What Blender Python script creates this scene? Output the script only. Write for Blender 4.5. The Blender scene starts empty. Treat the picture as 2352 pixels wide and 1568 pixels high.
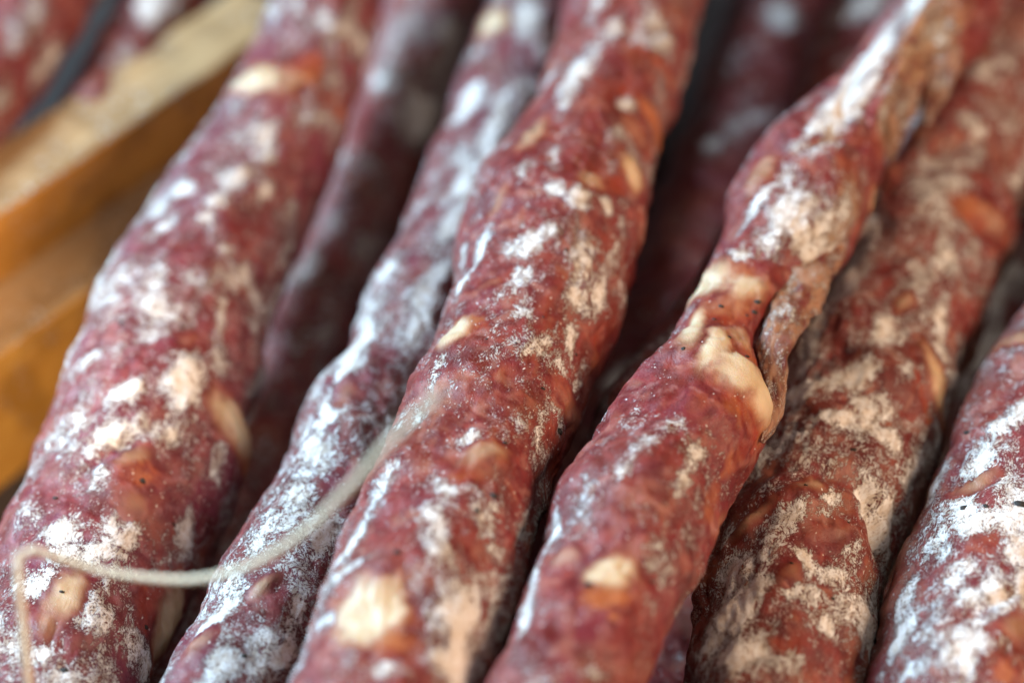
import bpy, math
import numpy as np
from mathutils import Matrix, Vector

sc = bpy.context.scene
# ------------------------------------------------------------------ camera
PW, PH = 2352.0, 1568.0            # reference pixel grid used for measuring the photograph
LENS, SENSOR = 90.0, 36.0
FPX = LENS / SENSOR * PW
PITCH = math.radians(40.0)
DIST = 0.478
TGT = np.array([0.0, 0.0, 0.069])
V = np.array([0.0, math.cos(PITCH), -math.sin(PITCH)])
R = np.array([1.0, 0.0, 0.0])
U = np.array([0.0, math.sin(PITCH), math.cos(PITCH)])
CAM = TGT - V * DIST
cd = bpy.data.cameras.new('camera'); cam = bpy.data.objects.new('camera', cd)
sc.collection.objects.link(cam); sc.camera = cam
cam.location = CAM
cam.rotation_euler = (math.pi / 2 - PITCH, 0, 0)
cd.lens = LENS; cd.sensor_width = SENSOR
cd.clip_start = 0.01; cd.clip_end = 50
cd.dof.use_dof = True; cd.dof.focus_distance = 0.469; cd.dof.aperture_fstop = 5.8
cd.dof.aperture_blades = 9

# ------------------------------------------------------------------ light
w = bpy.data.worlds.new('World'); sc.world = w; w.use_nodes = True
bg = w.node_tree.nodes['Background']
bg.inputs[0].default_value = (0.80, 0.86, 1.0, 1); bg.inputs[1].default_value = 0.012

def area(name, loc, tgt, size, power, col):
    l = bpy.data.lights.new(name, 'AREA'); l.shape = 'RECTANGLE'; l.size, l.size_y = size
    l.energy = power; l.color = col
    o = bpy.data.objects.new(name, l); sc.collection.objects.link(o)
    o.location = loc
    o.rotation_euler = (Vector(tgt) - Vector(loc)).to_track_quat('-Z', 'Y').to_euler()
    return o
area('open_sky_side', (-1.02, 0.24, 0.70), (0, 0, 0.05), (0.60, 0.34), 47.0, (0.56, 0.79, 1.0))
area('stall_lamp', (0.85, -0.40, 0.70), (0, 0, 0.05), (0.35, 0.35), 13.5, (1.0, 0.70, 0.46))
area('stall_ceiling', (0.42, 0.05, 1.15), (0.03, 0, 0.05), (0.45, 0.35), 2.2, (1.0, 0.91, 0.83))
_sp = bpy.data.lights.new('added_board_spot', 'SPOT'); _so = bpy.data.objects.new('added_board_spot', _sp); sc.collection.objects.link(_so)  # added spot with no seen source, brightens the crate side board
_sp.energy = 75.0; _sp.color = (1.0, 0.80, 0.58); _sp.spot_size = math.radians(4.6); _sp.spot_blend = 0.8; _sp.shadow_soft_size = 0.02
_so.location = (0.22, -0.70, 1.10)
_so.rotation_euler = (Vector((-0.120, 0.052, 0.008)) - _so.location).to_track_quat('-Z', 'Y').to_euler()
sc.view_settings.view_transform = 'Standard'; sc.view_settings.look = 'None'
sc.view_settings.exposure = 0.0; sc.view_settings.gamma = 1.0
sc.cycles.use_denoising = True
sc.cycles.max_bounces = 4; sc.cycles.diffuse_bounces = 3; sc.cycles.glossy_bounces = 2

# ------------------------------------------------------------------ maths helpers
def ray(px, py):
    return V + R * ((px - PW / 2) / FPX) - U * ((py - PH / 2) / FPX)
def at(px, py, z):
    d = ray(px, py); t = (CAM[2] - z) / -d[2]
    return CAM + d * t
def at_depth(px, py, t):
    return CAM + ray(px, py) * t
def proj(p):
    q = p - CAM; dz = q @ V
    return np.stack([PW / 2 + FPX * (q @ R) / dz, PH / 2 - FPX * (q @ U) / dz], -1)
def depth(p): return (p - CAM) @ V

_rng = np.random.RandomState(7)
_perm = np.concatenate([_rng.permutation(256)] * 3)
_grad = _rng.normal(size=(256, 3)); _grad /= np.linalg.norm(_grad, axis=1)[:, None]
def noise(p):
    p = np.asarray(p, float); sh = p.shape[:-1]; p = p.reshape(-1, 3)
    i = np.floor(p).astype(int); f = p - i; i &= 255
    u = f * f * f * (f * (f * 6 - 15) + 10)
    out = 0
    for dx in (0, 1):
        for dy in (0, 1):
            for dz in (0, 1):
                h = _perm[_perm[_perm[i[:, 0] + dx] + i[:, 1] + dy] + i[:, 2] + dz]
                g = _grad[h]
                d = g[:, 0] * (f[:, 0] - dx) + g[:, 1] * (f[:, 1] - dy) + g[:, 2] * (f[:, 2] - dz)
                wgt = (u[:, 0] if dx else 1 - u[:, 0]) * (u[:, 1] if dy else 1 - u[:, 1]) * (u[:, 2] if dz else 1 - u[:, 2])
                out = out + d * wgt
    return (out * 1.6).reshape(sh)
def fbm(p, o=3):
    a, s, r = 1.0, 1.0, 0
    for k in range(o):
        r = r + a * noise(p * s + 17.3 * k); a *= 0.5; s *= 2.03
    return r
def sstep(a, b, x):
    t = np.clip((x - a) / (b - a), 0, 1); return t * t * (3 - 2 * t)
def spline(x, y, xs):
    x = np.asarray(x, float); y = np.asarray(y, float)
    m = np.gradient(y, x, axis=0)
    k = np.clip(np.searchsorted(x, xs) - 1, 0, len(x) - 2)
    h = (x[k + 1] - x[k]); t = (xs - x[k]) / h
    if y.ndim > 1: t = t[:, None]; h = h[:, None]
    return ((2*t**3 - 3*t**2 + 1) * y[k] + (t**3 - 2*t**2 + t) * h * m[k]
            + (-2*t**3 + 3*t**2) * y[k+1] + (t**3 - t**2) * h * m[k+1])
def norm(a): return a / np.maximum(np.linalg.norm(a, axis=-1, keepdims=True), 1e-12)

# ------------------------------------------------------------------ scene helpers
def link(name, data, parent=None):
    o = bpy.data.objects.new(name, data); sc.collection.objects.link(o)
    if parent is not None:
        o.parent = parent
        o.matrix_parent_inverse = Matrix.Translation(-_world(parent))
    return o
_loc = {}
def _world(o): return _loc.get(o.name, Vector((0, 0, 0)))
def thing(name, loc, label, cat, group=None):
    o = bpy.data.objects.new(name, None); sc.collection.objects.link(o)
    o.empty_display_size = 0.01
    o.location = loc; _loc[o.name] = Vector(loc)
    o['label'] = label; o['category'] = cat
    if group: o['group'] = group
    return o
def make_mesh(name, verts, faces, mat, attrs=None, smooth=True):
    """faces: list of index arrays, each (n,k)"""
    me = bpy.data.meshes.new(name)
    verts = np.asarray(verts, np.float32).reshape(-1, 3)
    me.vertices.add(len(verts)); me.vertices.foreach_set('co', verts.ravel())
    idx = np.concatenate([np.asarray(f).ravel() for f in faces]).astype(np.int32)
    tot = np.concatenate([np.full(len(f), np.asarray(f).shape[1]) for f in faces]).astype(np.int32)
    start = np.concatenate([[0], np.cumsum(tot)[:-1]]).astype(np.int32)
    me.loops.add(len(idx)); me.loops.foreach_set('vertex_index', idx)
    me.polygons.add(len(tot)); me.polygons.foreach_set('loop_start', start); me.polygons.foreach_set('loop_total', tot)
    me.update(calc_edges=True)
    me.polygons.foreach_set('use_smooth', np.full(len(tot), smooth))
    for k, a in (attrs or {}).items():
        a = np.asarray(a, np.float32)
        if a.ndim > 1 and a.shape[-1] == 3:
            t = me.attributes.new(k, 'FLOAT_VECTOR', 'POINT'); t.data.foreach_set('vector', a.reshape(-1, 3).ravel())
        else:
            t = me.attributes.new(k, 'FLOAT', 'POINT'); t.data.foreach_set('value', a.ravel())
    me.materials.append(mat)
    me.validate()
    return me

# ------------------------------------------------------------------ materials
class NT:
    def __init__(s, name):
        s.m = bpy.data.materials.new(name); s.m.use_nodes = True
        s.t = s.m.node_tree; s.t.nodes.clear()
    def n(s, typ, **kw):
        x = s.t.nodes.new(typ)
        for k, v in kw.items(): setattr(x, k, v)
        return x
    def inp(s, sock, v):
        if hasattr(v, 'is_output') or isinstance(v, bpy.types.NodeSocket): s.t.links.new(v, sock)
        elif isinstance(v, (tuple, list)) and len(v) == 3 and sock.type == 'RGBA': sock.default_value = (*v, 1)
        else: sock.default_value = v
    def attr(s, name, vec=False):
        a = s.n('ShaderNodeAttribute', attribute_name=name); return a.outputs['Vector' if vec else 'Fac']
    def noise(s, vec, scale, detail=4, rough=0.55, dist=0.0, col=False):
        a = s.n('ShaderNodeTexNoise'); s.inp(a.inputs['Vector'], vec); a.inputs['Scale'].default_value = scale
        a.inputs['Detail'].default_value = detail; a.inputs['Roughness'].default_value = rough
        a.inputs['Distortion'].default_value = dist
        return a.outputs['Color' if col else 'Fac']
    def voro(s, vec, scale, feature='F1', out='Distance', rnd=1.0):
        a = s.n('ShaderNodeTexVoronoi', feature=feature); s.inp(a.inputs['Vector'], vec)
        a.inputs['Scale'].default_value = scale; a.inputs['Randomness'].default_value = rnd
        return a.outputs[out]
    def math(s, op, a, b=0.0, c=0.0):
        x = s.n('ShaderNodeMath', operation=op); s.inp(x.inputs[0], a); s.inp(x.inputs[1], b); s.inp(x.inputs[2], c)
        return x.outputs[0]
    def vmath(s, op, a, b):
        x = s.n('ShaderNodeVectorMath', operation=op); s.inp(x.inputs[0], a)
        if op == 'SCALE': s.inp(x.inputs['Scale'], b)
        else: s.inp(x.inputs[1], b)
        return x.outputs[0]
    def ss(s, x, a, b, lo=0.0, hi=1.0):
        m = s.n('ShaderNodeMapRange', interpolation_type='SMOOTHSTEP'); s.inp(m.inputs[0], x)
        m.inputs[1].default_value = a; m.inputs[2].default_value = b; m.inputs[3].default_value = lo; m.inputs[4].default_value = hi
        return m.outputs[0]
    def mix(s, f, a, b):
        x = s.n('ShaderNodeMix', data_type='RGBA'); s.inp(x.inputs[0], f); s.inp(x.inputs[6], a); s.inp(x.inputs[7], b)
        return x.outputs[2]
    def fmix(s, f, a, b):
        x = s.n('ShaderNodeMix', data_type='FLOAT'); s.inp(x.inputs[0], f); s.inp(x.inputs[2], a); s.inp(x.inputs[3], b)
        return x.outputs[0]
    def bump(s, h, strength, dist, nrm=None):
        b = s.n('ShaderNodeBump'); s.inp(b.inputs['Height'], h); b.inputs['Strength'].default_value = strength
        b.inputs['Distance'].default_value = dist
        if nrm is not None: s.t.links.new(nrm, b.inputs['Normal'])
        return b.outputs[0]
    def principled(s, **kw):
        p = s.n('ShaderNodeBsdfPrincipled'); o = s.n('ShaderNodeOutputMaterial'); s.t.links.new(p.outputs[0], o.inputs[0])
        for k, v in kw.items(): s.inp(p.inputs[k.replace('_', ' ')], v)
        return p

def skin_material():
    g = NT('cured_sausage_skin')
    tex = g.attr('tex', True)                       # millimetres along / around the sausage
    mould, fat, col = g.attr('mould'), g.attr('fat'), g.attr('col', True)
    n1 = g.noise(tex, 0.70, 6, 0.78, 0.0)
    n2 = g.noise(tex, 2.9, 3, 0.7)
    d1 = g.math('MULTIPLY_ADD', g.math('SUBTRACT', n1, 0.5), 2.1, mould)
    mraw = g.math('MULTIPLY_ADD', g.math('SUBTRACT', n2, 0.5), 1.9, d1)
    vs = g.n('ShaderNodeTexVoronoi', feature='DISTANCE_TO_EDGE'); g.inp(vs.inputs['Vector'], tex); vs.inputs['Scale'].default_value = 0.95
    mcr = g.math('SUBTRACT', mraw, g.ss(vs.outputs['Distance'], 0.12, 0.02, 0.0, 0.22))
    mask = g.ss(mcr, 0.42, 0.70)
    # single grains of powder
    vp = g.n('ShaderNodeTexVoronoi', feature='F1'); g.inp(vp.inputs['Vector'], tex); vp.inputs['Scale'].default_value = 1.25
    sp = g.n('ShaderNodeSeparateColor'); g.inp(sp.inputs[0], vp.outputs['Color'])
    speck = g.math('MULTIPLY', g.ss(vp.outputs['Distance'], 0.26, 0.12), g.ss(g.math('MULTIPLY_ADD', mraw, 0.35, sp.outputs[0]), 0.86, 0.92))
    mask = g.math('MAXIMUM', mask, g.math('MULTIPLY', speck, 0.9))
    veil = g.ss(mraw, 0.0, 0.9, 0.0, 0.15)
    fine = g.mix(g.ss(n2, 0.35, 0.65, 0.0, 0.25), col, (0.31, 0.075, 0.055))
    col = g.mix(g.math('SUBTRACT', 1.0, fat), col, fine)
    col = g.mix(veil, col, (0.46, 0.33, 0.32))
    mcol = g.mix(g.ss(n1, 0.40, 0.60), (0.72, 0.62, 0.52), (0.86, 0.845, 0.83))
    mcol = g.mix(g.ss(n2, 0.50, 0.28), mcol, (0.46, 0.33, 0.28))
    col = g.mix(g.math('MULTIPLY', mask, 0.95), col, mcol)
    hm = g.ss(mraw, 0.40, 0.95)
    b2 = g.bump(g.math('MULTIPLY_ADD', n2, 0.55, hm), 0.85, 0.0004)
    rough = g.fmix(mask, g.fmix(fat, g.ss(n2, 0.3, 0.7, 0.26, 0.50), 0.30), 0.95)
    p = g.principled(Base_Color=col, Roughness=rough, Normal=b2,
                     Subsurface_Weight=g.fmix(mask, g.fmix(fat, 0.22, 0.45), 0.0), Subsurface_Radius=(1.0, 0.32, 0.14),
                     Subsurface_Scale=0.0020, Specular_IOR_Level=g.fmix(mask, 0.42, 0.1))
    return g.m

def mixc(f, a, b):
    f = np.asarray(f)[..., None]; return a * (1 - f) + np.asarray(b) * f
def meat_colour(cyl, fat, rust, tone, tan, tint):
    """base colour of the stuffing seen through the casing, linear rgb per vertex"""
    wv = np.stack([noise(cyl / 4.0 + k * 31) for k in range(3)], -1) * 3.0
    q = cyl + wv
    nA = fbm(q / 12.0, 3); nB = fbm(q / 4.2 + 11, 4); nC = fbm(q / 1.5 + 23, 2)
    c = mixc(sstep(-0.35, 0.45, nB), np.array([0.150, 0.016, 0.018]), (0.270, 0.056, 0.050))
    c = mixc(sstep(-0.05, 0.45, nA) * tone * 0.9, c, (0.205, 0.026, 0.048))
    c = mixc(sstep(0.1, 0.5, -nA) * (1 - tone) * 0.6, c, (0.23, 0.062, 0.030))
    # soft pale marbling, many small pieces and some larger ones
    v = noise(q / 6.5 + 50) + 0.35 * noise(q / 2.4 + 51)
    c = mixc(sstep(0.22, 0.62, v) * 0.62, c, (0.43, 0.20, 0.135))
    v = noise(q / 2.7 + 70) + 0.3 * noise(q / 1.2 + 71)
    c = mixc(sstep(0.22, 0.60, v) * 0.55, c, (0.46, 0.25, 0.21))
    v = noise(q / 9.0 + 90) + 0.3 * nB
    c = mixc(sstep(0.36, 0.8, v) * 0.42, c, (0.36, 0.125, 0.045))
    v = noise(q / 7.0 + 120) + 0.3 * nC
    c = mixc(sstep(0.22, 0.6, v) * 0.75, c, (0.095, 0.006, 0.008))
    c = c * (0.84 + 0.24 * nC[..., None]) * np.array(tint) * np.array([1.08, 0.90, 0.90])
    tc = mixc(sstep(-0.4, 0.4, nB + 0.5 * nC), np.array([0.20, 0.10, 0.05]), (0.50, 0.33, 0.19))
    c = mixc(tan * sstep(-0.5, 0.1, nB + tan * .5), c, tc)
    rn = rust + 0.30 * nB
    oc = mixc(sstep(-0.4, 0.4, nA + nC * .5), np.array([0.33, 0.040, 0.016]), (0.50, 0.165, 0.055))
    c = mixc(sstep(0.12, 0.95, rn) * 0.92 * (rust > 0.01), c, oc)
    fn = np.clip(fat + 0.16 * nB * (fat > 0.02) * (1 - fat), 0, 1)
    fm = sstep(0.18, 1.0, fn) ** 0.9
    cc = mixc(sstep(-0.7, 0.6, nB), np.array([0.66, 0.46, 0.27]), (0.75, 0.60, 0.41))
    cc = mixc(sstep(0.30, 0.95, fn), np.array([0.50, 0.24, 0.12]) * np.ones_like(c), cc)
    return np.clip(mixc(fm * 0.96, c, cc), 0.003, 0.9), fm

def wood_material(name, c1, c2, dust, rough):
    g = NT(name)
    tex = g.attr('tex', True)                       # mm: x along the grain
    st = g.vmath('MULTIPLY', tex, (0.05, 1.0, 1.0))
    n1 = g.noise(st, 0.6, 6, 0.6, 1.5); n2 = g.noise(tex, 0.08, 4); n3 = g.noise(st, 2.5, 4, 0.6)
    col = g.mix(g.ss(n1, 0.35, 0.65), c1, c2)
    col = g.mix(g.math('MULTIPLY', g.ss(n2, 0.45, 0.62), 0.7), col, tuple(0.62 * x for x in c1))
    col = g.mix(g.math('MULTIPLY', g.ss(n3, 0.45, 0.3), 0.35), col, tuple(0.5 * x for x in c1))
    d = g.n('ShaderNodeTexVoronoi', feature='F1'); g.inp(d.inputs['Vector'], tex); d.inputs['Scale'].default_value = 0.45
    ds = g.math('MULTIPLY', g.ss(d.outputs['Distance'], 0.28, 0.16), g.ss(n2, 0.42, 0.6))
    col = g.mix(g.math('MULTIPLY', ds, dust), col, (0.72, 0.68, 0.64))
    g.principled(Base_Color=col, Roughness=rough, Normal=g.bump(n1, 0.4, 0.0005), Specular_IOR_Level=0.4)
    return g.m

def simple_material(name, c1, c2, scale, rough):
    g = NT(name)
    tc = g.n('ShaderNodeTexCoord').outputs['Object']
    col = g.mix(g.noise(tc, scale, 5, 0.65), c1, c2)
    g.principled(Base_Color=col, Roughness=rough, Normal=g.bump(g.noise(tc, scale * 3, 4), 0.4, 0.0004))
    return g.m

SKIN = skin_material()
WOOD_FACE = wood_material('honey_pine_face', (0.64, 0.27, 0.04), (0.80, 0.39, 0.075), 0.35, 0.40)
WOOD_TOP = wood_material('weathered_pine_edge', (0.43, 0.245, 0.105), (0.53, 0.33, 0.16), 0.8, 0.65)
WOOD_FLOOR = wood_material('shade_dark_floor', (0.030, 0.022, 0.020), (0.055, 0.040, 0.034), 0.2, 0.7)  # near-black colour carries the shade of the gaps between sausages
PEPPER = simple_material('black_pepper', (0.012, 0.010, 0.009), (0.045, 0.033, 0.024), 2500, 0.6)
TWINE = simple_material('cotton_twine', (0.84, 0.68, 0.46), (0.92, 0.80, 0.62), 900, 0.85)
TABLE = simple_material('dark_table', (0.020, 0.017, 0.016), (0.045, 0.036, 0.032), 60, 0.6)

# ------------------------------------------------------------------ sausages
STAT = []
def sausage(name, label, cat, spine, feats=(), step=0.0007, nt=None, seed=0, tone=0.7, base=0.12,
            lump=1.35, pep=(), rscale=1.0, tint=(1, 1, 1)):
    spine = np.asarray(spine, float)
    P = np.array([at(x, y, z) for x, y, h, z in spine])
    scr = spine[:, :2]
    tg = norm(np.gradient(scr, axis=0)); perp = np.abs(tg[:, 1])
    rad = spine[:, 2] * perp * depth(P) / FPX * rscale
    d = np.concatenate([[0], np.cumsum(np.linalg.norm(np.diff(P, axis=0), axis=1))])
    L = d[-1]; ns = int(L / step); s = np.linspace(0, L, ns)
    C = spline(d, P, s); r = spline(d, rad, s)
    k = max(3, int(0.004 / step)); ker = np.hanning(2 * k + 1); ker /= ker.sum()
    r = np.convolve(np.pad(r, k, mode='edge'), ker, 'valid')
    endt = np.minimum(s, L - s) / (0.9 * r)
    r = r * np.sqrt(np.clip(1 - (1 - np.clip(endt, 0, 1)) ** 2, 0.0004, 1))
    T = norm(np.gradient(C, axis=0)); up = np.array([0, 0, 1.0])
    N1 = norm(up - (T @ up)[:, None] * T); N2 = np.cross(T, N1)
    rm = rad.mean()
    if nt is None: nt = int(2 * math.pi * rm / step)
    th = np.linspace(-math.pi, math.pi, nt, endpoint=False)
    D = np.cos(th)[None, :, None] * N1[:, None] + np.sin(th)[None, :, None] * N2[:, None]
    S0 = C[:, None] + r[:, None, None] * D
    off = np.array([seed * 37.1, seed * 11.7, seed * 5.3])
    cyl = np.stack(np.broadcast_arrays(s[:, None] * 1e3, rm * 1e3 * np.cos(th)[None], rm * 1e3 * np.sin(th)[None]), -1) + off
    # relief in metres
    taper = np.clip(r / rm, 0, 1)[:, None]
    disp = lump * (0.0011 * noise(cyl / 15.0) + 0.00055 * noise(cyl / 6.5 + 5) + 0.00022 * noise(cyl / 2.6 + 9))
    wr = noise(cyl * np.array([0.10, 0.42, 0.42]) + 3)
    disp -= lump * 0.00045 * np.clip(1 - np.abs(wr) * 4.5, 0, 1) ** 2 * sstep(-0.1, 0.35, noise(cyl / 11 + 21))
    w2 = noise(cyl * np.array([0.11, 0.75, 0.75]) + 133)
    disp -= lump * 0.00022 * np.clip(1 - np.abs(w2) * 4, 0, 1) ** 2 * sstep(-0.2, 0.3, noise(cyl / 8 + 27))
    mould = base + 0.42 * fbm(cyl * np.array([0.05, 0.085, 0.085]) + 40, 3)
    fat = np.zeros(mould.shape); rust = np.zeros(mould.shape); blob = np.zeros(mould.shape); bare = np.zeros(mould.shape); fdisp = np.zeros(mould.shape); tan = np.zeros(mould.shape)
    pj = proj(S0); face = np.einsum('ijk,ijk->ij', D, norm(CAM - S0))
    wx = noise(cyl / 5.0 + 60); wy = noise(cyl / 5.0 + 80); wx2 = noise(cyl / 1.9 + 61); wy2 = noise(cyl / 1.9 + 81)
    def anchor(x, y):
        q = (pj[..., 0] - x) ** 2 + (pj[..., 1] - y) ** 2 + np.where(face > 0.08, 0, 1e9)
        return np.unravel_index(np.argmin(q), q.shape)
    def metric(x, y, a, b, ang, warp=0.28):
        i, j = anchor(x, y)
        i0, i1 = max(i - 3, 0), min(i + 3, ns - 1); j0, j1 = (j - 2) % nt, (j + 2) % nt
        Js = (pj[i1, j] - pj[i0, j]) / (s[i1] - s[i0])
        Ja = (pj[i, j1] - pj[i, j0]) / (4 * 2 * math.pi / nt * r[i])
        full = FPX / depth(S0[i, j]); es = Js / np.linalg.norm(Js); ep = np.array([-es[1], es[0]]); ca = Ja @ ep
        Ja = (1 if ca >= 0 else -1) * max(abs(ca), 0.42 * full) * ep
        ds = s[:, None] - s[i]; dt = (th[None] - th[j] + math.pi) % (2 * math.pi) - math.pi
        da = dt * r[i]
        m = min(a, b) / full
        ds = ds + wx * m * warp * 1.6 + wx2 * m * warp * 0.8; da = da + wy * m * warp * 1.6 + wy2 * m * warp * 0.8
        X = Js[0] * ds + Ja[0] * da; Y = -(Js[1] * ds + Ja[1] * da)
        c_, s_ = math.cos(math.radians(ang)), math.sin(math.radians(ang))
        return np.sqrt(((X * c_ + Y * s_) / a) ** 2 + ((-X * s_ + Y * c_) / b) ** 2)
    chunks = []
    for f in feats:
        kind, x, y, a, b, ang = f[:6]; v = f[6] if len(f) > 6 else None
        u = metric(x, y, a, b, ang, {'d': 0.12, 'f': 0.32}.get(kind, 0.3))
        if kind == 'f': u = u / 1.25
        if kind == 'm':
            v = (0.62 if v is None else v) * 1.25 + 0.10
            blob = np.maximum(blob, v * np.exp(-0.62 * u ** 2))
        elif kind == 'n':           # bare skin
            bare = np.maximum(bare, sstep(1.3, 0.6, u))
        elif kind == 'f':
            v = 1.0 if v is None else (v if v > 0.82 else v * 0.85)
            fk = v * sstep(1.5, 0.25, u)
            fat = np.maximum(fat, fk); fdisp = np.maximum(fdisp, 0.0006 * v * sstep(1.35, 0.1, u))
            bare = np.maximum(bare, 0.85 * sstep(1.2, 0.8, u))
            rust = np.maximum(rust, 0.28 * v * sstep(1.8, 0.9, u))
            if v >= 0.62: chunks.append(fk)
        elif kind == 'r':
            v = (0.9 if v is None else v) * 0.85
            rust = np.maximum(rust, v * sstep(1.4, 0.3, u)); bare = np.maximum(bare, 0.6 * v * sstep(1.3, 0.6, u))
        elif kind == 'c':
            tan = np.maximum(tan, v * sstep(1.4, 0.5, u))
        elif kind == 'd':
            disp = disp + 1.3 * v * 1e-3 * np.exp(-1.6 * u * u)
    ragged = fbm(cyl * np.array([0.13, 0.24, 0.24]) + 300, 3)
    mould = np.maximum(mould + 0.26 * ragged, blob + 0.1 * mould + (0.12 + 0.42 * blob) * ragged)
    mould = mould - bare * (0.45 + mould * 0.55)
    disp = disp + fdisp
    S = S0 + (disp * taper)[..., None] * D
    gi = np.gradient(S, axis=0); gj = (np.roll(S, -1, 1) - np.roll(S, 1, 1))
    NN = norm(np.cross(gj, gi)); NN *= np.sign(np.einsum('ijk,ijk->ij', NN, D))[..., None]
    I = np.arange(ns * nt).reshape(ns, nt)
    q = np.stack([I[:-1], I[1:], np.roll(I, -1, 1)[1:], np.roll(I, -1, 1)[:-1]], -1).reshape(-1, 4)
    fl = np.einsum('k,k', np.cross(S[ns//2+1, 0] - S[ns//2, 0], S[ns//2, 1] - S[ns//2, 0]), D[ns//2, 0])
    if fl > 0: q = q[:, ::-1]; q = q[:, ::-1] if False else q
    q1 = q if np.dot(np.cross(S.reshape(-1,3)[q[len(q)//2,1]] - S.reshape(-1,3)[q[len(q)//2,0]], S.reshape(-1,3)[q[len(q)//2,3]] - S.reshape(-1,3)[q[len(q)//2,0]]), D.reshape(-1,3)[q[len(q)//2,0]]) > 0 else q[:, ::-1]
    col, fm = meat_colour(cyl * np.array([0.8, 1, 1]), fat, rust, tone, tan, tint)
    wv = np.stack([noise(cyl / 3.2 + 200 + k * 31) for k in range(3)], -1) * 0.8
    tex = cyl * np.array([0.70, 1, 1]) + wv
    att = dict(tex=tex, mould=mould, fat=fm, col=col)
    base_pt = C[ns // 2].copy(); base_pt[2] -= r[ns // 2]
    root = thing(name, base_pt, label, cat, 'dried sausages piled in the crate' if cat == 'sausage' else None)
    me = make_mesh('body', S, [q1, I[0][None], I[-1][None]], SKIN, att)
    body = link('body', me, root)
    fl_ = {k: v.reshape(-1, v.shape[-1]) if v.ndim == 3 else v.ravel() for k, v in att.items()}
    groups = []
    for c_ in chunks:
        c_ = c_.ravel(); hit = [g_ for g_ in groups if ((g_ > 0.2) & (c_ > 0.2)).any()]
        for g_ in hit: c_ = np.maximum(c_, g_)
        groups = [g_ for g_ in groups if not any(g_ is h for h in hit)] + [c_]
    for m in groups:
        ok = (m[q1] > 0.2).all(1); qq = q1[ok]
        if len(qq) < 30: continue
        ids, inv = np.unique(qq, return_inverse=True); inv = inv.reshape(-1, 4)
        lift = 0.00008 * sstep(0.2, 0.6, m[ids]) - 0.00003
        top = S.reshape(-1, 3)[ids] + NN.reshape(-1, 3)[ids] * lift[:, None]
        bot = S.reshape(-1, 3)[ids] - NN.reshape(-1, 3)[ids] * 0.004
        n = len(ids); e = np.concatenate([inv[:, [0, 1]], inv[:, [1, 2]], inv[:, [2, 3]], inv[:, [3, 0]]])
        key = np.sort(e, 1); _, first, cnt = np.unique(key[:, 0] * n + key[:, 1], return_index=True, return_counts=True)
        be = e[first[cnt == 1]]
        wall = np.stack([be[:, 1] + n, be[:, 0] + n, be[:, 0] + 2 * n, be[:, 1] + 2 * n], 1)
        a2 = {k: np.concatenate([v[ids]] * 3) for k, v in fl_.items()}
        me = make_mesh('fat_chunk', np.concatenate([top, top, bot]), [inv, inv[:, ::-1] + 2 * n, wall], SKIN, a2)
        link('fat_chunk', me, root)
    pjS = proj(S)
    for (x, y, sz) in pep:
        i, j = anchor(x, y); c = S[i, j]; nrm = NN[i, j]; rr = sz * depth(c) / FPX
        link('pepper_fleck', fleck_mesh(c, nrm, rr, len(STAT) * 31 + int(x)), root)
    STAT.append((name, C, r))
    return dict(S=S, N=NN, C=C, r=r, root=root, pj=pjS, anchor=anchor)

def fleck_mesh(c, n, r, seed):
    rg = np.random.RandomState(seed)
    t = norm(np.cross(n, [0.3, 0.8, 0.5])); b = np.cross(n, t)
    nu, nv = 8, 5; vs = []
    for a in range(nv):
        ph = math.pi * (a + 0.5) / nv
        for k in range(nu):
            q = 2 * math.pi * k / nu; w_ = 1 + 0.35 * rg.uniform(-1, 1)
            vs.append(c + w_ * r * (math.sin(ph) * (math.cos(q) * t * 1.15 + math.sin(q) * b * 0.85)) + n * r * 0.55 * math.cos(ph))
    I = np.arange(nu * nv).reshape(nv, nu)
    q = np.stack([I[:-1], I[1:], np.roll(I, -1, 1)[1:], np.roll(I, -1, 1)[:-1]], -1).reshape(-1, 4)
    return make_mesh('pepper_fleck', vs, [q, I[0][None], I[-1][None, ::-1]], PEPPER)

ZC, ZD = 0.056, 0.060
m = lambda *a: ('m', *a)
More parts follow.
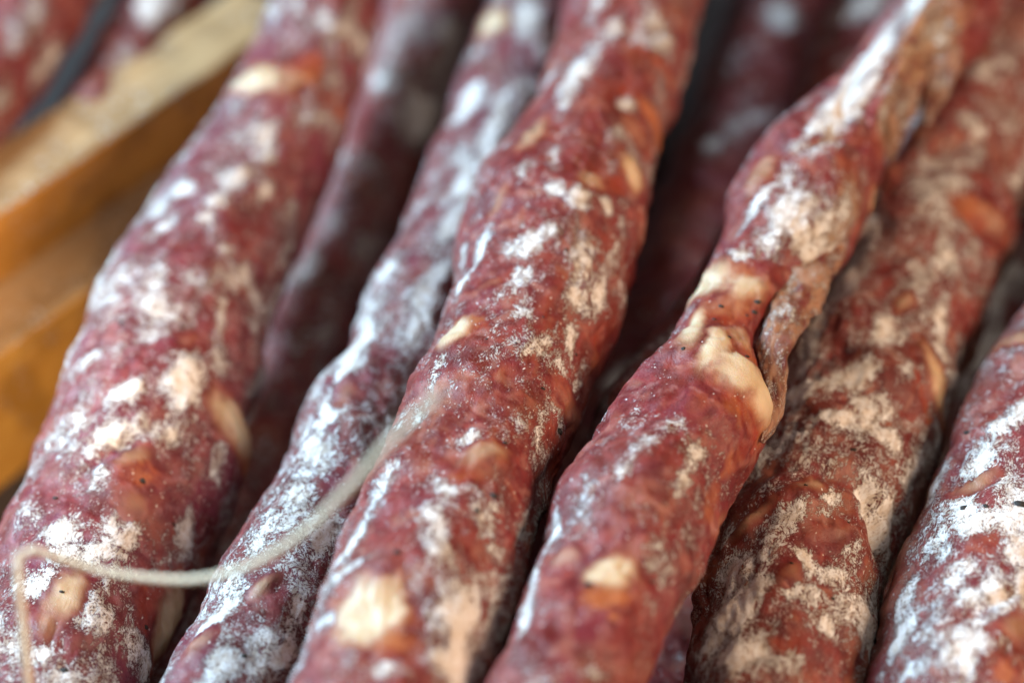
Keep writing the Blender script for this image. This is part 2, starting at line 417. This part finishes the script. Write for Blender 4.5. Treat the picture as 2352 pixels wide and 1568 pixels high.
# -- the sausage beside the wooden slats
A = sausage('dried_sausage', 'purple-red sausage with white mould lying against the wooden crate side', 'sausage',
  [(905, -330, 118, 0.052), (815, -150, 122, 0.048), (750, 0, 130, 0.044), (692, 190, 148, 0.040), (618, 350, 178, 0.036), (543, 480, 203, 0.033),
   (482, 600, 208, 0.031), (430, 700, 215, 0.029), (375, 870, 225, 0.027), (324, 1050, 244, 0.026), (268, 1200, 252, 0.024), (195, 1350, 245, 0.024),
   (112, 1568, 246, 0.024), (20, 1800, 250, 0.023), (-90, 2080, 240, 0.022)],
  [m(595,335,60,32,60,.75), m(536,398,48,28,50,.75), m(494,463,26,20,0,.75), m(614,428,34,22,60,.7), m(414,433,26,22,0,.75), m(362,472,28,18,60,.7),
   m(375,515,40,16,45,.6), m(470,505,26,14,0,.6), m(543,631,46,30,-30,.7), m(512,578,24,18,0,.6), m(268,691,24,13,70,.7), m(341,771,36,22,0,.6),
   m(511,732,62,10,80,.65), m(633,708,100,16,72,.6), m(500,823,50,26,60,.6), m(591,899,60,24,75,.55), m(420,882,60,42,30,.85), m(290,900,55,28,20,.65),
   m(200,830,36,22,30,.6), m(261,1004,66,36,10,.85), m(155,1010,48,44,40,.75), m(393,990,66,38,20,.55), m(490,1078,66,22,75,.5), m(225,1112,58,40,45,.5),
   m(136,1214,38,32,0,.8), m(278,1221,62,40,20,.8), m(215,1262,74,26,-10,.75), m(438,1238,34,46,0,.75), m(97,1335,46,62,80,.65), m(223,1405,54,42,30,.8),
   m(330,1510,46,50,0,.8), m(100,1480,34,38,0,.7), m(20,1450,34,84,0,.6), m(150,1548,64,26,0,.6), m(810,80,30,70,75,.55), m(740,30,30,20,0,.45),
   ('f',588,185,38,40,0), ('f',650,190,46,36,20,.75), ('r',700,160,60,50,20), ('r',770,240,30,80,70,.6), ('f',540,972,38,50,70), ('r',548,1035,28,60,75,.9),
   ('f',306,1050,52,24,25,.75), ('r',320,1095,70,45,20,.8), ('f',313,1160,24,34,80,.6), ('f',150,1362,60,36,60,.85), ('f',104,1430,36,24,60,.7),
   ('f',392,1425,95,24,72,.85), ('r',355,1370,80,40,72,.8), ('f',432,785,34,16,30,.5), ('r',640,640,30,60,70,.4),
   ('d',250,1045,110,20,25,-1.1), ('d',310,1090,90,50,25,.9)],
  seed=1, tint=(.92, .95, 1.2), tone=1.0, base=.38,
  pep=[(277,745,8),(415,747,7),(327,1108,8),(126,1134,6),(138,1364,5),(350,1437,6),(405,1201,6),(590,268,9),(150,1537,9)])

# -- under layer between the left and the centre sausage
B2 = sausage('dried_sausage', 'bluish white mouldy sausage half hidden beneath the left flank of the centre sausage', 'sausage',
  [(1360, -330, 110, .031), (1280, -120, 112, .031), (1200, 130, 122, .031), (1135, 330, 130, .031), (1080, 480, 136, .031), (985, 700, 150, .031), (920, 870, 162, .031),
   (868, 950, 172, .031), (808, 1100, 176, .031), (690, 1300, 186, .031), (592, 1500, 196, .031), (500, 1700, 200, .031), (380, 1980, 200, .030)],
  [m(1213,35,60,28,70,.9), m(1251,95,50,18,75,.85), m(1077,216,34,18,70,.8), m(1060,261,34,20,50,.85), m(1150,237,44,14,75,.8), m(1129,330,74,22,75,.9), m(1070,410,62,34,60,.95),
   m(1084,470,56,34,75,.95), m(1042,515,40,26,60,.9), m(990,666,86,28,65,.95), m(970,743,40,20,60,.8), m(833,767,74,16,62,.85), m(809,847,64,22,62,.85), m(764,934,74,28,62,.85),
   m(706,1040,66,38,65,.8), m(643,1169,96,42,65,.8), m(741,1231,56,34,60,.75), m(591,1249,40,20,60,.7), m(522,1353,56,22,60,.75), m(504,1416,84,26,45,.8), m(690,1398,24,26,0,.7),
   m(626,1492,86,62,45,.85), m(522,1530,66,34,50,.75), m(880,640,60,14,62,.6), ('f',1136,59,28,30,0,.9), ('f',605,1353,38,16,30,.75), ('f',463,1485,40,18,50,.6),
   ('f',790,900,34,22,60,.5), ('r',880,720,40,30,60,.5)],
  seed=2, tint=(.9, 1, 1.2), tone=.9, base=.46, pep=[(560,1500,6)])
B1 = sausage('dried_sausage', 'shadowed grey-mottled sausage deep between the left and centre sausages', 'sausage',
  [(1130, -330, 115, 0.0100), (1040, -130, 118, 0.0100), (985, 50, 122, 0.0090), (940, 220, 126, 0.0080), (880, 400, 132, 0.0050), (800, 600, 140, -0.0010), (720, 800, 150, -0.0070), (640, 1000, 156, -0.0120), (500, 1300, 170, -0.0135), (400, 1560, 180, -0.0135), (300, 1800, 180, -0.0135)],
  [m(973,270,60,50,50,.85), m(1025,80,40,34,0,.7), m(930,40,40,30,0,.6), m(880,180,40,30,0,.6), m(850,380,30,20,0,.5), m(740,640,30,16,0,.5), m(690,800,30,20,60,.55)],
  step=.0010, seed=3, tone=1.0, base=.40)

# -- centre sausage
Cs = sausage('dried_sausage', 'sharp red centre sausage with a round ivory fat lump near its bottom', 'sausage',
  [(1560, -330, 150, .054), (1494, -150, 152, .055), (1455, 0, 155, ZC), (1428, 130, 158, ZC), (1365, 290, 168, ZC), (1302, 440, 197, ZC), (1265, 530, 212, ZC), (1243, 650, 206, ZC),
   (1211, 760, 202, ZC), (1165, 870, 206, ZC), (1118, 960, 212, ZC), (1060, 1130, 220, ZC), (1003, 1280, 236, ZC), (962, 1400, 244, ZC), (905, 1568, 236, .055), (830, 1800, 238, .054), (740, 2060, 236, .052)],
  [m(1331,167,76,26,66,.75), m(1300,232,46,20,66,.6), m(1418,59,26,22,0,.65), m(1505,75,56,46,60,.55), m(1370,20,30,20,60,.6), m(1428,264,66,20,72,.65), m(1275,348,34,16,70,.55),
   m(1199,400,26,16,40,.65), m(1275,435,28,22,0,.65), m(1327,452,28,34,0,.65), m(1400,472,18,17,0,.6), m(1240,545,56,26,35,.75), m(1180,570,26,20,0,.65), m(1199,632,30,22,20,.65),
   m(1094,580,60,15,72,.95), m(1064,640,34,12,70,.85), m(1054,590,32,9,80,.7), m(1338,630,100,30,82,.75), m(1372,666,66,28,78,.6), m(1317,774,54,18,82,.75), m(1233,795,40,20,35,.7),
   m(1279,865,66,22,70,.65), m(1240,985,66,18,76,.6), m(1199,722,34,18,10,.55), m(1140,690,40,14,20,.4), m(992,870,86,10,64,.7), m(955,934,40,10,60,.8), m(1077,1004,44,18,8,.6),
   m(1200,968,24,16,0,.5), m(1018,1117,56,28,-65,.6), m(1006,1205,60,32,-75,.7), m(1030,1300,76,40,-75,.75), m(1119,1190,56,32,80,.6), m(1157,1266,36,22,0,.6), m(1220,1205,44,20,70,.7),
   m(1060,1425,80,66,80,.8), m(1066,1530,66,60,60,.85), m(875,1112,46,16,62,.85), m(800,1248,66,10,60,.85), m(822,1300,32,11,12,.65), m(780,1335,30,12,30,.65), m(896,1538,36,20,0,.65),
   m(940,1332,28,34,0,.6), m(1130,1360,34,30,0,.5), m(1360,560,30,40,75,.5), m(740,1430,12,60,75,.6),
   ('f',853,1405,74,72,0), ('r',905,1475,60,40,20,.9), ('r',930,1420,26,60,85,.7), ('f',1046,768,40,17,55), ('r',1085,752,40,30,50,.8), ('f',1112,1052,62,24,12,.75), ('r',1080,1085,60,34,10,.7),
   ('f',1362,414,34,18,-10,.8), ('f',1449,400,24,30,70,.95), ('r',1420,425,30,20,0,.8), ('f',1466,306,18,48,75,.55), ('r',1505,290,20,100,75,.95), ('r',1520,150,16,80,75,.7), ('f',1222,306,44,16,55,.8), ('f',1140,455,34,26,40,.6),
   ('f',1122,652,32,16,20,.5), ('f',1148,865,30,11,82,.5), ('f',1060,880,22,14,60,.4), ('r',1375,800,24,80,75,.4), ('f',1310,960,26,46,70,.5), ('r',1290,1040,30,60,70,.5),
   ('d',1075,600,70,20,75,-1.0), ('d',1270,1105,90,22,62,-1.6), ('d',1210,1240,110,16,62,-1.0), ('d',1120,1060,80,50,10,.7), ('d',930,980,110,26,62,-.8)],
  step=.0006, seed=4, tint=(1.05, 1.0, .92), tone=.4, base=.25,
  pep=[(1290,993,10),(1133,1142,9),(1250,893,5),(913,1273,8),(1300,573,5),(1225,305,6),(1345,406,6),(1160,1018,6),(1247,724,3),(1095,1172,7),(1330,815,4),(1183,792,3),(1120,780,3)])

# -- lower sausages in the gaps
I_ = sausage('dried_sausage', 'maroon sausage with shade darkened into its colour, between centre sausage and the tied one', 'sausage',
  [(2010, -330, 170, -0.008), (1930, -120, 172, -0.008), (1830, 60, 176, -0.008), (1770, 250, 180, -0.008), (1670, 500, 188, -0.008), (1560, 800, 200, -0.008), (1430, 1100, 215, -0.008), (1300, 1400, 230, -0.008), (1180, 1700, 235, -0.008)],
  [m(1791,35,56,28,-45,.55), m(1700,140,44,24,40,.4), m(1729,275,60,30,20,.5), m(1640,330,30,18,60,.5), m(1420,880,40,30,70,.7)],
  step=.0012, seed=5, tint=(.5, .42, .45), tone=1.0, base=.02)  # dark tint puts the shade of the gap into the whole skin
K_ = sausage('dried_sausage', 'blurred sausage with a pale blue spot behind the twisted casing tail', 'sausage',
  [(2190, -300, 120, .024), (2100, -130, 124, .024), (2020, 30, 128, .025), (1960, 190, 130, .026), (1900, 330, 120, .028)],
  [m(1976,24,46,34,0,1.0), m(1900,100,26,20,0,.4)], step=.0012, seed=6, tone=.8, base=.05)
G_ = sausage('dried_sausage', 'sliver of mouldy sausage peeping out under the tied sausage', 'sausage',
  [(1790, 540, 138, .033), (1662, 740, 145, .036), (1572, 870, 150, .036), (1505, 980, 150, .036), (1440, 1150, 150, .034), (1330, 1400, 140, .033), (1250, 1560, 130, .032)],
  [m(1545,790,70,16,60,.7), m(1440,930,50,14,60,.7)], step=.0009, seed=7, tone=.8, base=.2)
L_ = sausage('dried_sausage', 'dark red sausage at the bottom of the gap between tied and right sausages', 'sausage',
  [(1900, 900, 150, -0.009), (1760, 1150, 160, -0.009), (1640, 1380, 168, -0.009), (1560, 1560, 172, -0.009), (1470, 1760, 175, -0.009), (1380, 1960, 175, -0.009)],
  [m(1560,1500,14,10,0,.5)], step=.0012, seed=8, tone=.9, base=.1)
N_ = sausage('dried_sausage', 'grey-blue shaded sausage in the narrow gap at the right edge', 'sausage',
  [(2640, 150, 130, -0.006), (2520, 350, 132, -0.006), (2400, 550, 136, -0.006), (2290, 740, 140, -0.006), (2200, 920, 146, -0.006), (2090, 1150, 150, -0.008), (1980, 1400, 150, -0.008)],
  [m(2290,650,70,50,60,.9), m(2260,780,60,40,60,.9)], step=.0012, seed=9, tone=1.0, base=.35)

# -- right-hand sausages
E = sausage('dried_sausage', 'broad brown sausage with cobweb-like mould and a folded waist, right of the tied one', 'sausage',
  [(2520, -330, 170, .030), (2420, -140, 176, .032), (2335, 30, 184, .033), (2240, 260, 194, .034), (2160, 450, 200, .034), (2095, 620, 203, .034), (2040, 760, 206, .034), (1985, 900, 212, .034),
   (1930, 1050, 218, .034), (1872, 1180, 220, .034), (1820, 1330, 214, .034), (1803, 1450, 208, .034), (1790, 1568, 202, .034), (1760, 1800, 204, .033), (1730, 2050, 200, .032)],
  [m(2139,604,80,42,60,.65), m(2190,560,60,30,70,.6), m(2035,753,50,40,20,.8), m(1958,858,56,42,30,.85), m(2007,934,50,36,10,.85), m(1837,900,46,34,0,.75), m(2090,690,40,26,40,.55), m(2157,735,66,28,75,.65),
   m(1941,955,100,18,-12,.85), m(2035,1004,60,26,-30,.75), m(2036,1214,66,30,72,1.0), m(2000,1150,36,30,60,.9), m(2090,1080,60,22,70,.7), m(1826,1190,36,50,-70,.65), m(1848,1266,66,26,-75,.75), m(1885,1203,34,24,60,.7),
   m(1903,1134,34,20,-20,.75), m(1694,1301,56,42,20,.8), m(1729,1353,50,40,0,.8), m(1680,1423,70,46,80,.85), m(1687,1500,60,60,0,.9), m(1640,1460,60,24,80,.75), m(1844,1357,66,20,-5,.75), m(1927,1329,40,24,20,.7),
   m(1892,1437,40,24,-45,.6), m(1990,1440,60,28,75,.8), m(1798,1510,44,36,0,.6), m(1673,1224,34,20,30,.55), m(2240,300,60,30,-50,.6), m(2190,420,40,60,70,.5), m(2290,160,30,60,-60,.6), m(1900,1060,60,16,10,.4),
   m(2140,820,50,26,70,.6), m(2080,860,40,20,60,.5),
   ('f',2152,880,66,18,-62,.85), ('r',2130,930,60,24,-62,.8), ('f',2080,684,22,18,0,.75), ('f',1861,1124,34,22,20,.7), ('f',1722,1190,50,14,20,.7), ('f',1805,1318,22,30,0,.5), ('r',2230,480,40,70,70,.8), ('f',2270,500,26,50,75,.6), ('r',2180,330,50,40,0,.6),
   ('f',1900,1220,24,60,-75,.4), ('r',1800,1480,24,60,80,.7),
   ('d',1880,1075,190,26,-22,-2.0), ('d',2010,1190,120,24,-62,-2.2), ('d',1840,1150,110,40,-20,.9), ('d',2030,1180,60,60,60,.8), ('d',2120,860,120,18,-62,-.9), ('d',2060,700,30,90,70,-.8), ('d',1960,930,90,14,-10,.8),
   ('d',2100,560,24,100,70,-.9), ('d',2200,600,20,120,75,-.8), ('d',1790,1500,20,110,85,-.8)],
  seed=10, tint=(1.0, 1.0, .9), tone=.25, base=.42, lump=1.7, pep=[(1965,1028,7),(1851,1136,4),(1820,1300,5),(1942,1203,4),(1910,1378,5)])
F = sausage('dried_sausage', 'thick sausage running out at the lower right corner', 'sausage',
  [(2900, 120, 200, .036), (2720, 400, 206, .036), (2560, 740, 212, .037), (2450, 900, 220, .037), (2385, 1060, 225, .037), (2340, 1200, 230, .037), (2295, 1330, 235, .037), (2262, 1440, 240, .037), (2235, 1568, 245, .037), (2190, 1800, 246, .036), (2150, 2050, 240, .035)],
  [m(2251,1050,56,36,50,.8), m(2174,1204,64,40,50,.75), m(2244,1204,46,34,0,.7), m(2331,1179,50,34,0,.75), m(2167,1263,34,24,60,.7), m(2210,1300,40,24,0,.6), m(2338,1259,44,50,0,.8), m(2313,1353,80,44,40,.85),
   m(2185,1336,36,22,0,.65), m(2226,1374,40,26,-20,.75), m(2080,1370,50,18,70,.75), m(2065,1460,60,24,70,.7), m(2209,1492,70,44,10,.75), m(2331,934,44,28,20,.7), m(2313,976,46,26,20,.75), m(2330,1440,40,20,40,.7), m(2100,1530,60,30,20,.6), m(2270,1420,60,22,20,.75),
   m(2140,1130,70,16,66,.6), ('f',2244,1103,46,18,15,.7), ('f',2345,1440,40,22,0,.7), ('r',2306,1540,50,30,10,.8), ('f',2330,780,20,50,60,.7), ('r',2260,1250,50,30,0,.4), ('d',2270,1100,90,20,10,-.8), ('d',2280,1385,110,18,25,-1.2)],
  seed=11, tone=.45, base=.36, pep=[(2214,1164,9),(2338,1158,12),(2219,997,8),(2268,1162,6)])

# -- the tied sausage with its gathered casing tail
D = sausage('dried_sausage', 'orange-fat sausage with gathered casing tail, lying on top to the right of centre', 'sausage',
  [(2450, -330, 150, .066), (2310, -150, 146, .066), (2198, 0, 142, .065), (2092, 130, 138, .064), (1988, 250, 132, .062), (1908, 335, 152, .061), (1862, 420, 172, ZD), (1802, 550, 162, ZD), (1738, 640, 142, ZD), (1690, 735, 128, ZD),
   (1648, 820, 130, ZD), (1620, 900, 168, ZD), (1572, 1000, 198, ZD), (1506, 1100, 206, ZD), (1460, 1180, 208, ZD), (1419, 1300, 193, ZD), (1377, 1400, 184, ZD), (1300, 1568, 190, ZD), (1195, 1800, 194, .058), (1080, 2060, 190, .055)],
  [m(1826,487,64,46,60,.75), m(1700,586,50,15,-15,.95), m(1740,465,66,12,55,.8), m(1780,540,66,34,50,.6), m(1870,560,80,34,58,.75), m(1900,620,60,24,58,.7), m(1955,480,50,30,60,.5), m(1640,988,52,42,40,.8), m(1600,1032,44,30,30,.8), m(1560,960,54,22,30,.6), m(1496,1004,44,22,40,.65),
   m(1592,1062,28,18,0,.6), m(1570,1112,40,30,60,.5), m(1430,1085,30,16,40,.45), m(1275,1200,86,10,75,.5), m(1212,1385,110,9,70,.75), m(1355,1457,46,18,50,.5), m(1369,1544,18,44,80,.5), m(1660,1130,40,16,60,.5),
   m(1930,230,90,26,58,1.0), m(2010,120,120,20,56,1.0), m(1985,215,80,14,58,.9), m(2110,0,80,16,55,.9), m(1860,300,50,14,40,.8), m(2160,90,60,40,60,.5), m(2040,240,60,24,70,.5), m(1900,330,60,10,10,.6),
   ('f',1622,650,44,34,50,.85), ('f',1712,665,50,40,-20,.85), ('r',1690,628,50,20,0,.8), ('r',1680,705,95,40,10,1.0), ('f',1680,700,70,30,0,.6), ('f',1593,758,46,17,58,.95), ('f',1645,795,50,34,62), ('f',1690,855,46,40,-40), ('f',1742,908,52,32,-52),
   ('f',1705,770,20,34,75,.8), ('n',1680,780,120,170,0), ('r',1745,968,60,40,60,1.0), ('r',1690,930,60,30,-30,.9), ('r',1730,815,22,40,60,.8), ('f',1400,1305,62,34,8), ('f',1300,1280,34,20,0,.6), ('r',1392,1362,80,34,5,.95), ('n',1390,1330,110,80,0),
   ('f',1655,1205,44,10,62,.6), ('r',1690,1060,60,26,62,.8), ('r',1640,1160,60,26,65,.6), ('f',1290,1490,44,26,30,.4), ('f',1745,408,54,20,60,.7), ('f',2018,470,24,22,0,.8), ('r',1960,400,50,50,0,.5), ('r',1408,1418,14,12,0,1.0), ('n',1350,1440,120,60,0),
   ('d',2010,245,170,12,57,2.0), ('d',2120,30,150,12,56,2.0), ('d',1960,300,70,16,60,1.0), ('d',1755,770,110,20,75,-1.8), ('d',1740,905,70,46,-52,1.2), ('d',1780,585,120,12,-20,-1.0), ('d',1745,610,70,14,-25,.3), ('d',1560,890,70,20,50,-.6), ('d',2060,190,120,10,60,-1.8), ('d',2110,190,140,9,62,-1.2), ('d',2150,120,140,9,60,1.0), ('d',1950,200,120,9,57,-1.0), ('d',1900,322,90,9,12,-1.6), ('c',2130,120,150,60,60,.9), ('c',2060,260,80,40,65,.9), ('c',1960,470,60,40,60,.7), ('c',1890,580,80,40,58,.9), ('n',2120,140,60,20,60)],
  step=.0006, seed=12, tint=(1.02, .95, 1.0), tone=.5, base=.27,
  pep=[(1738,692,8),(1736,717,7),(1656,706,6),(1674,774,5),(1567,803,5),(1718,818,5),(1352,1337,8),(1497,1333,9),(1718,720,4),(1640,735,4)])

# -- loose casing strips of the tied sausage
def fold(name, path, root, seed):
    """thick rolled fold of dry casing along the flank"""
    path = np.asarray(path, float); P = np.array([at(x, y, z) for x, y, h, z in path])
    d = np.concatenate([[0], np.cumsum(np.linalg.norm(np.diff(P, axis=0), axis=1))]); n, k = 220, 64
    s_ = np.linspace(0, d[-1], n); C = spline(d, P, s_); r = np.maximum(spline(d, path[:, 2] * depth(P) / FPX, s_), .0003)
    T = norm(np.gradient(C, axis=0)); vw = norm(CAM - C); A1 = norm(np.cross(T, vw)); A2 = np.cross(A1, T)
    th = np.linspace(0, 2 * math.pi, k, endpoint=False)
    q = np.stack(np.broadcast_arrays(s_[:, None] * 1e3, 4 * np.cos(th)[None], 4 * np.sin(th)[None]), -1) + seed * 17.0
    rr = r[:, None] * (1 + 0.30 * fbm(q / np.array([9, 3.0, 3.0]), 3) + 0.16 * fbm(q / np.array([3, 2.0, 2.0]) + 5, 2))
    G = C[:, None] + rr[..., None] * (np.cos(th)[None, :, None] * A1[:, None] + 0.55 * np.sin(th)[None, :, None] * A2[:, None])
    I = np.arange(n * k).reshape(n, k)
    f = np.stack([I[:-1], np.roll(I, -1, 1)[:-1], np.roll(I, -1, 1)[1:], I[1:]], -1).reshape(-1, 4)
    z_ = np.zeros((n, k)); col, fm = meat_colour(q * np.array([.6, 1, 1]), z_, z_, .4, z_ + .62, (1.0, 1.0, 1.0))
    mo = .34 + .40 * fbm(q / np.array([7, 3.0, 3.0]) + 9, 3)
    return link(name, make_mesh(name, G, [f, I[0][None, ::-1], I[-1][None]], SKIN, dict(tex=q, mould=mo, fat=z_, col=col)), root)
fold('casing_fold', [(1985,430,10,.058),(1945,500,28,.060),(1896,570,44,.062),(1858,630,54,.063),(1824,690,52,.064),(1797,745,44,.065),(1776,800,34,.065),(1776,860,28,.064),(1780,915,24,.063),(1772,965,18,.062),(1750,1015,6,.062)], D['root'], 1)
fold('casing_flap', [(2070,190,30,.067),(2064,240,34,.067),(2056,290,27,.065),(2048,335,15,.062),(2042,368,4,.060)], D['root'], 2)
fold('casing_flap', [(2165,90,36,.068),(2158,150,42,.067),(2146,205,33,.064),(2136,250,18,.061),(2130,288,4,.059)], D['root'], 3)

# -- sausages beyond the crate side
J_ = sausage('dried_sausage', 'strongly blurred lilac sausage outside the crate at the upper left corner', 'sausage',
  [(300, -330, 120, .030), (190, -150, 126, .030), (85, 20, 130, .030), (10, 140, 132, .029), (-90, 290, 136, .028), (-230, 460, 136, .027)],
  [m(60,60,60,30,60,.6), m(110,150,60,22,60,.6), m(10,220,40,20,60,.7)], step=.0012, seed=13, tone=1.0, base=.2)
J2 = sausage('dried_sausage', 'grey blurred sausage end just behind the top rail of the crate', 'sausage',
  [(560, -330, 100, .022), (470, -160, 104, .022), (385, 0, 106, .020), (300, 150, 110, .018), (200, 330, 110, .016)],
  [m(360,20,50,50,0,.9), m(280,130,40,40,0,.5)], step=.0012, seed=14, tone=1.0, base=.15)

# ------------------------------------------------------------------ crate
def prism(name, p0, p1, out, width, ztop, zbot, parent, mats, seed):
    """long board whose inner top edge runs p0->p1; 'out' is the outward unit vector"""
    p0 = np.array([p0[0], p0[1], 0.0]); p1 = np.array([p1[0], p1[1], 0.0]); d = norm(p1 - p0); L = np.linalg.norm(p1 - p0)
    n = 120; s = np.linspace(0, L, n); bv = 0.0012
    prof = [(0, zbot), (0, ztop - bv), (bv * .3, ztop - bv * .3), (bv, ztop), (width - bv, ztop), (width - bv * .3, ztop - bv * .3), (width, ztop - bv), (width, zbot)]
    vs = np.zeros((n, 8, 3)); tx = np.zeros((n, 8, 3))
    for k, (o, z) in enumerate(prof):
        vs[:, k] = p0 + s[:, None] * d + out * o; vs[:, k, 2] = z
        tx[:, k] = np.stack([s * 1e3, np.full(n, o * 1e3), np.full(n, z * 1e3)], 1) + seed * 91.0
    j = noise(np.stack([s * 60, np.full(n, seed * 3.1), np.zeros(n)], 1)) * 0.0006
    vs[:, 1:7, 2] += j[:, None]
    vs += 0.00025 * noise(tx / np.array([9, 4, 4.0]))[..., None]
    I = np.arange(n * 8).reshape(n, 8)
    q = np.stack([I[:-1], np.roll(I, -1, 1)[:-1], np.roll(I, -1, 1)[1:], I[1:]], -1)
    me = make_mesh(name, vs, [q.reshape(-1, 4), I[0][None, ::-1], I[-1][None]], mats[0], dict(tex=tx))
    me.materials.append(mats[1])
    mi = np.zeros(len(me.polygons), np.int32); mi[:(n - 1) * 8].reshape(n - 1, 8)[:, 2:5] = 1
    me.polygons.foreach_set('material_index', mi)
    me.polygons.foreach_set('use_smooth', np.zeros(len(mi), bool))
    return link(name, me, parent)

Z2, Z1 = 0.008, 0.026
a2 = at(0, 812, Z2); b2 = at(208, 656, Z2)
d2 = norm((b2 - a2) * [1, 1, 0]); out2 = np.array([-d2[1], d2[0], 0.0])
a1 = at(0, 494, Z1); b1 = at(557, 122, Z1); d1 = norm((b1 - a1) * [1, 1, 0])
dm = norm(d1 + d2); out = np.array([-dm[1], dm[0], 0.0])
off1 = (a1 - a2) @ out
crate = thing('wooden_crate', (a2[0] + out[0] * .01, a2[1] + out[1] * .01, -0.036), 'honey coloured wooden crate side with stepped rail at the left', 'crate')
e0 = a2 - dm * 0.12; e1 = a2 + dm * ((at(660, 300, Z2) - a2) @ dm)
prism('side_board', e0, e1, out, off1 + 0.0190, Z2, -0.036, crate, (WOOD_FACE, WOOD_TOP), 1)
prism('top_rail', a1 - dm * 0.12, a1 + dm * ((at(690, 30, Z1) - a1) @ dm), out, 0.0200, Z1, Z2 + 0.0004, crate, (WOOD_FACE, WOOD_TOP), 2)
for k in range(7):
    o = -out * (0.0005 + 0.056 * k); p = a2 + o
    prism('floor_board', p - dm * 0.20, p + dm * 0.42, -out, 0.053, -0.0265, -0.036, crate, (WOOD_FLOOR, WOOD_FLOOR), 5 + k)

# ------------------------------------------------------------------ twine
tw = thing('twine', tuple(at_depth(150, 2000, .425)), 'thin cream cotton twine bent over in front of the left sausages', 'twine')
TP = [(150, 2000, .425), (100, 1760, .412), (66, 1568, .407), (52, 1420, .405), (42, 1320, .404), (44, 1280, .404), (70, 1264, .404), (120, 1276, .404), (200, 1302, .404), (330, 1326, .402), (450, 1330, .399), (560, 1303, .395),
      (690, 1225, .388), (790, 1130, .380), (880, 1030, .372), (960, 950, .364), (1010, 900, .358)]
P = np.array([at_depth(*t) for t in TP]); dd = np.concatenate([[0], np.cumsum(np.linalg.norm(np.diff(P, axis=0), axis=1))])
ss_ = np.linspace(0, dd[-1], 260); Cc = spline(dd, P, ss_); T = norm(np.gradient(Cc, axis=0))
n1 = norm(np.cross(T, [0.2, 0.3, 0.9])); n2 = np.cross(T, n1)
for ply in range(2):
    ph = ss_ / 0.0045 * 2 * math.pi + ply * math.pi
    cc = Cc + 0.00028 * (np.cos(ph)[:, None] * n1 + np.sin(ph)[:, None] * n2)
    th = np.linspace(0, 2 * math.pi, 10, endpoint=False)
    rr = 0.00048 * (1 + 0.15 * noise(np.stack([ss_ * 900, ss_ * 0 + ply, ss_ * 0], 1)))
    vs = cc[:, None] + rr[:, None, None] * (np.cos(th)[None, :, None] * n1[:, None] + np.sin(th)[None, :, None] * n2[:, None])
    I = np.arange(2600).reshape(260, 10)
    q = np.stack([I[:-1], np.roll(I, -1, 1)[:-1], np.roll(I, -1, 1)[1:], I[1:]], -1).reshape(-1, 4)
    link('strand', make_mesh('strand', vs, [q, I[0][None, ::-1], I[-1][None]], TWINE), tw)

# ------------------------------------------------------------------ table
me = make_mesh('table_top', [(-1.5, -1.5, -.037), (1.5, -1.5, -.037), (1.5, 2.0, -.037), (-1.5, 2.0, -.037), (-1.5, -1.5, -.05), (1.5, -1.5, -.05), (1.5, 2.0, -.05), (-1.5, 2.0, -.05)],
               [np.array([(0, 1, 2, 3), (7, 6, 5, 4), (0, 4, 5, 1), (1, 5, 6, 2), (2, 6, 7, 3), (3, 7, 4, 0)])], TABLE, smooth=False)
t = link('table_top', me); t['kind'] = 'structure'; t['label'] = 'dark table surface under the crate'
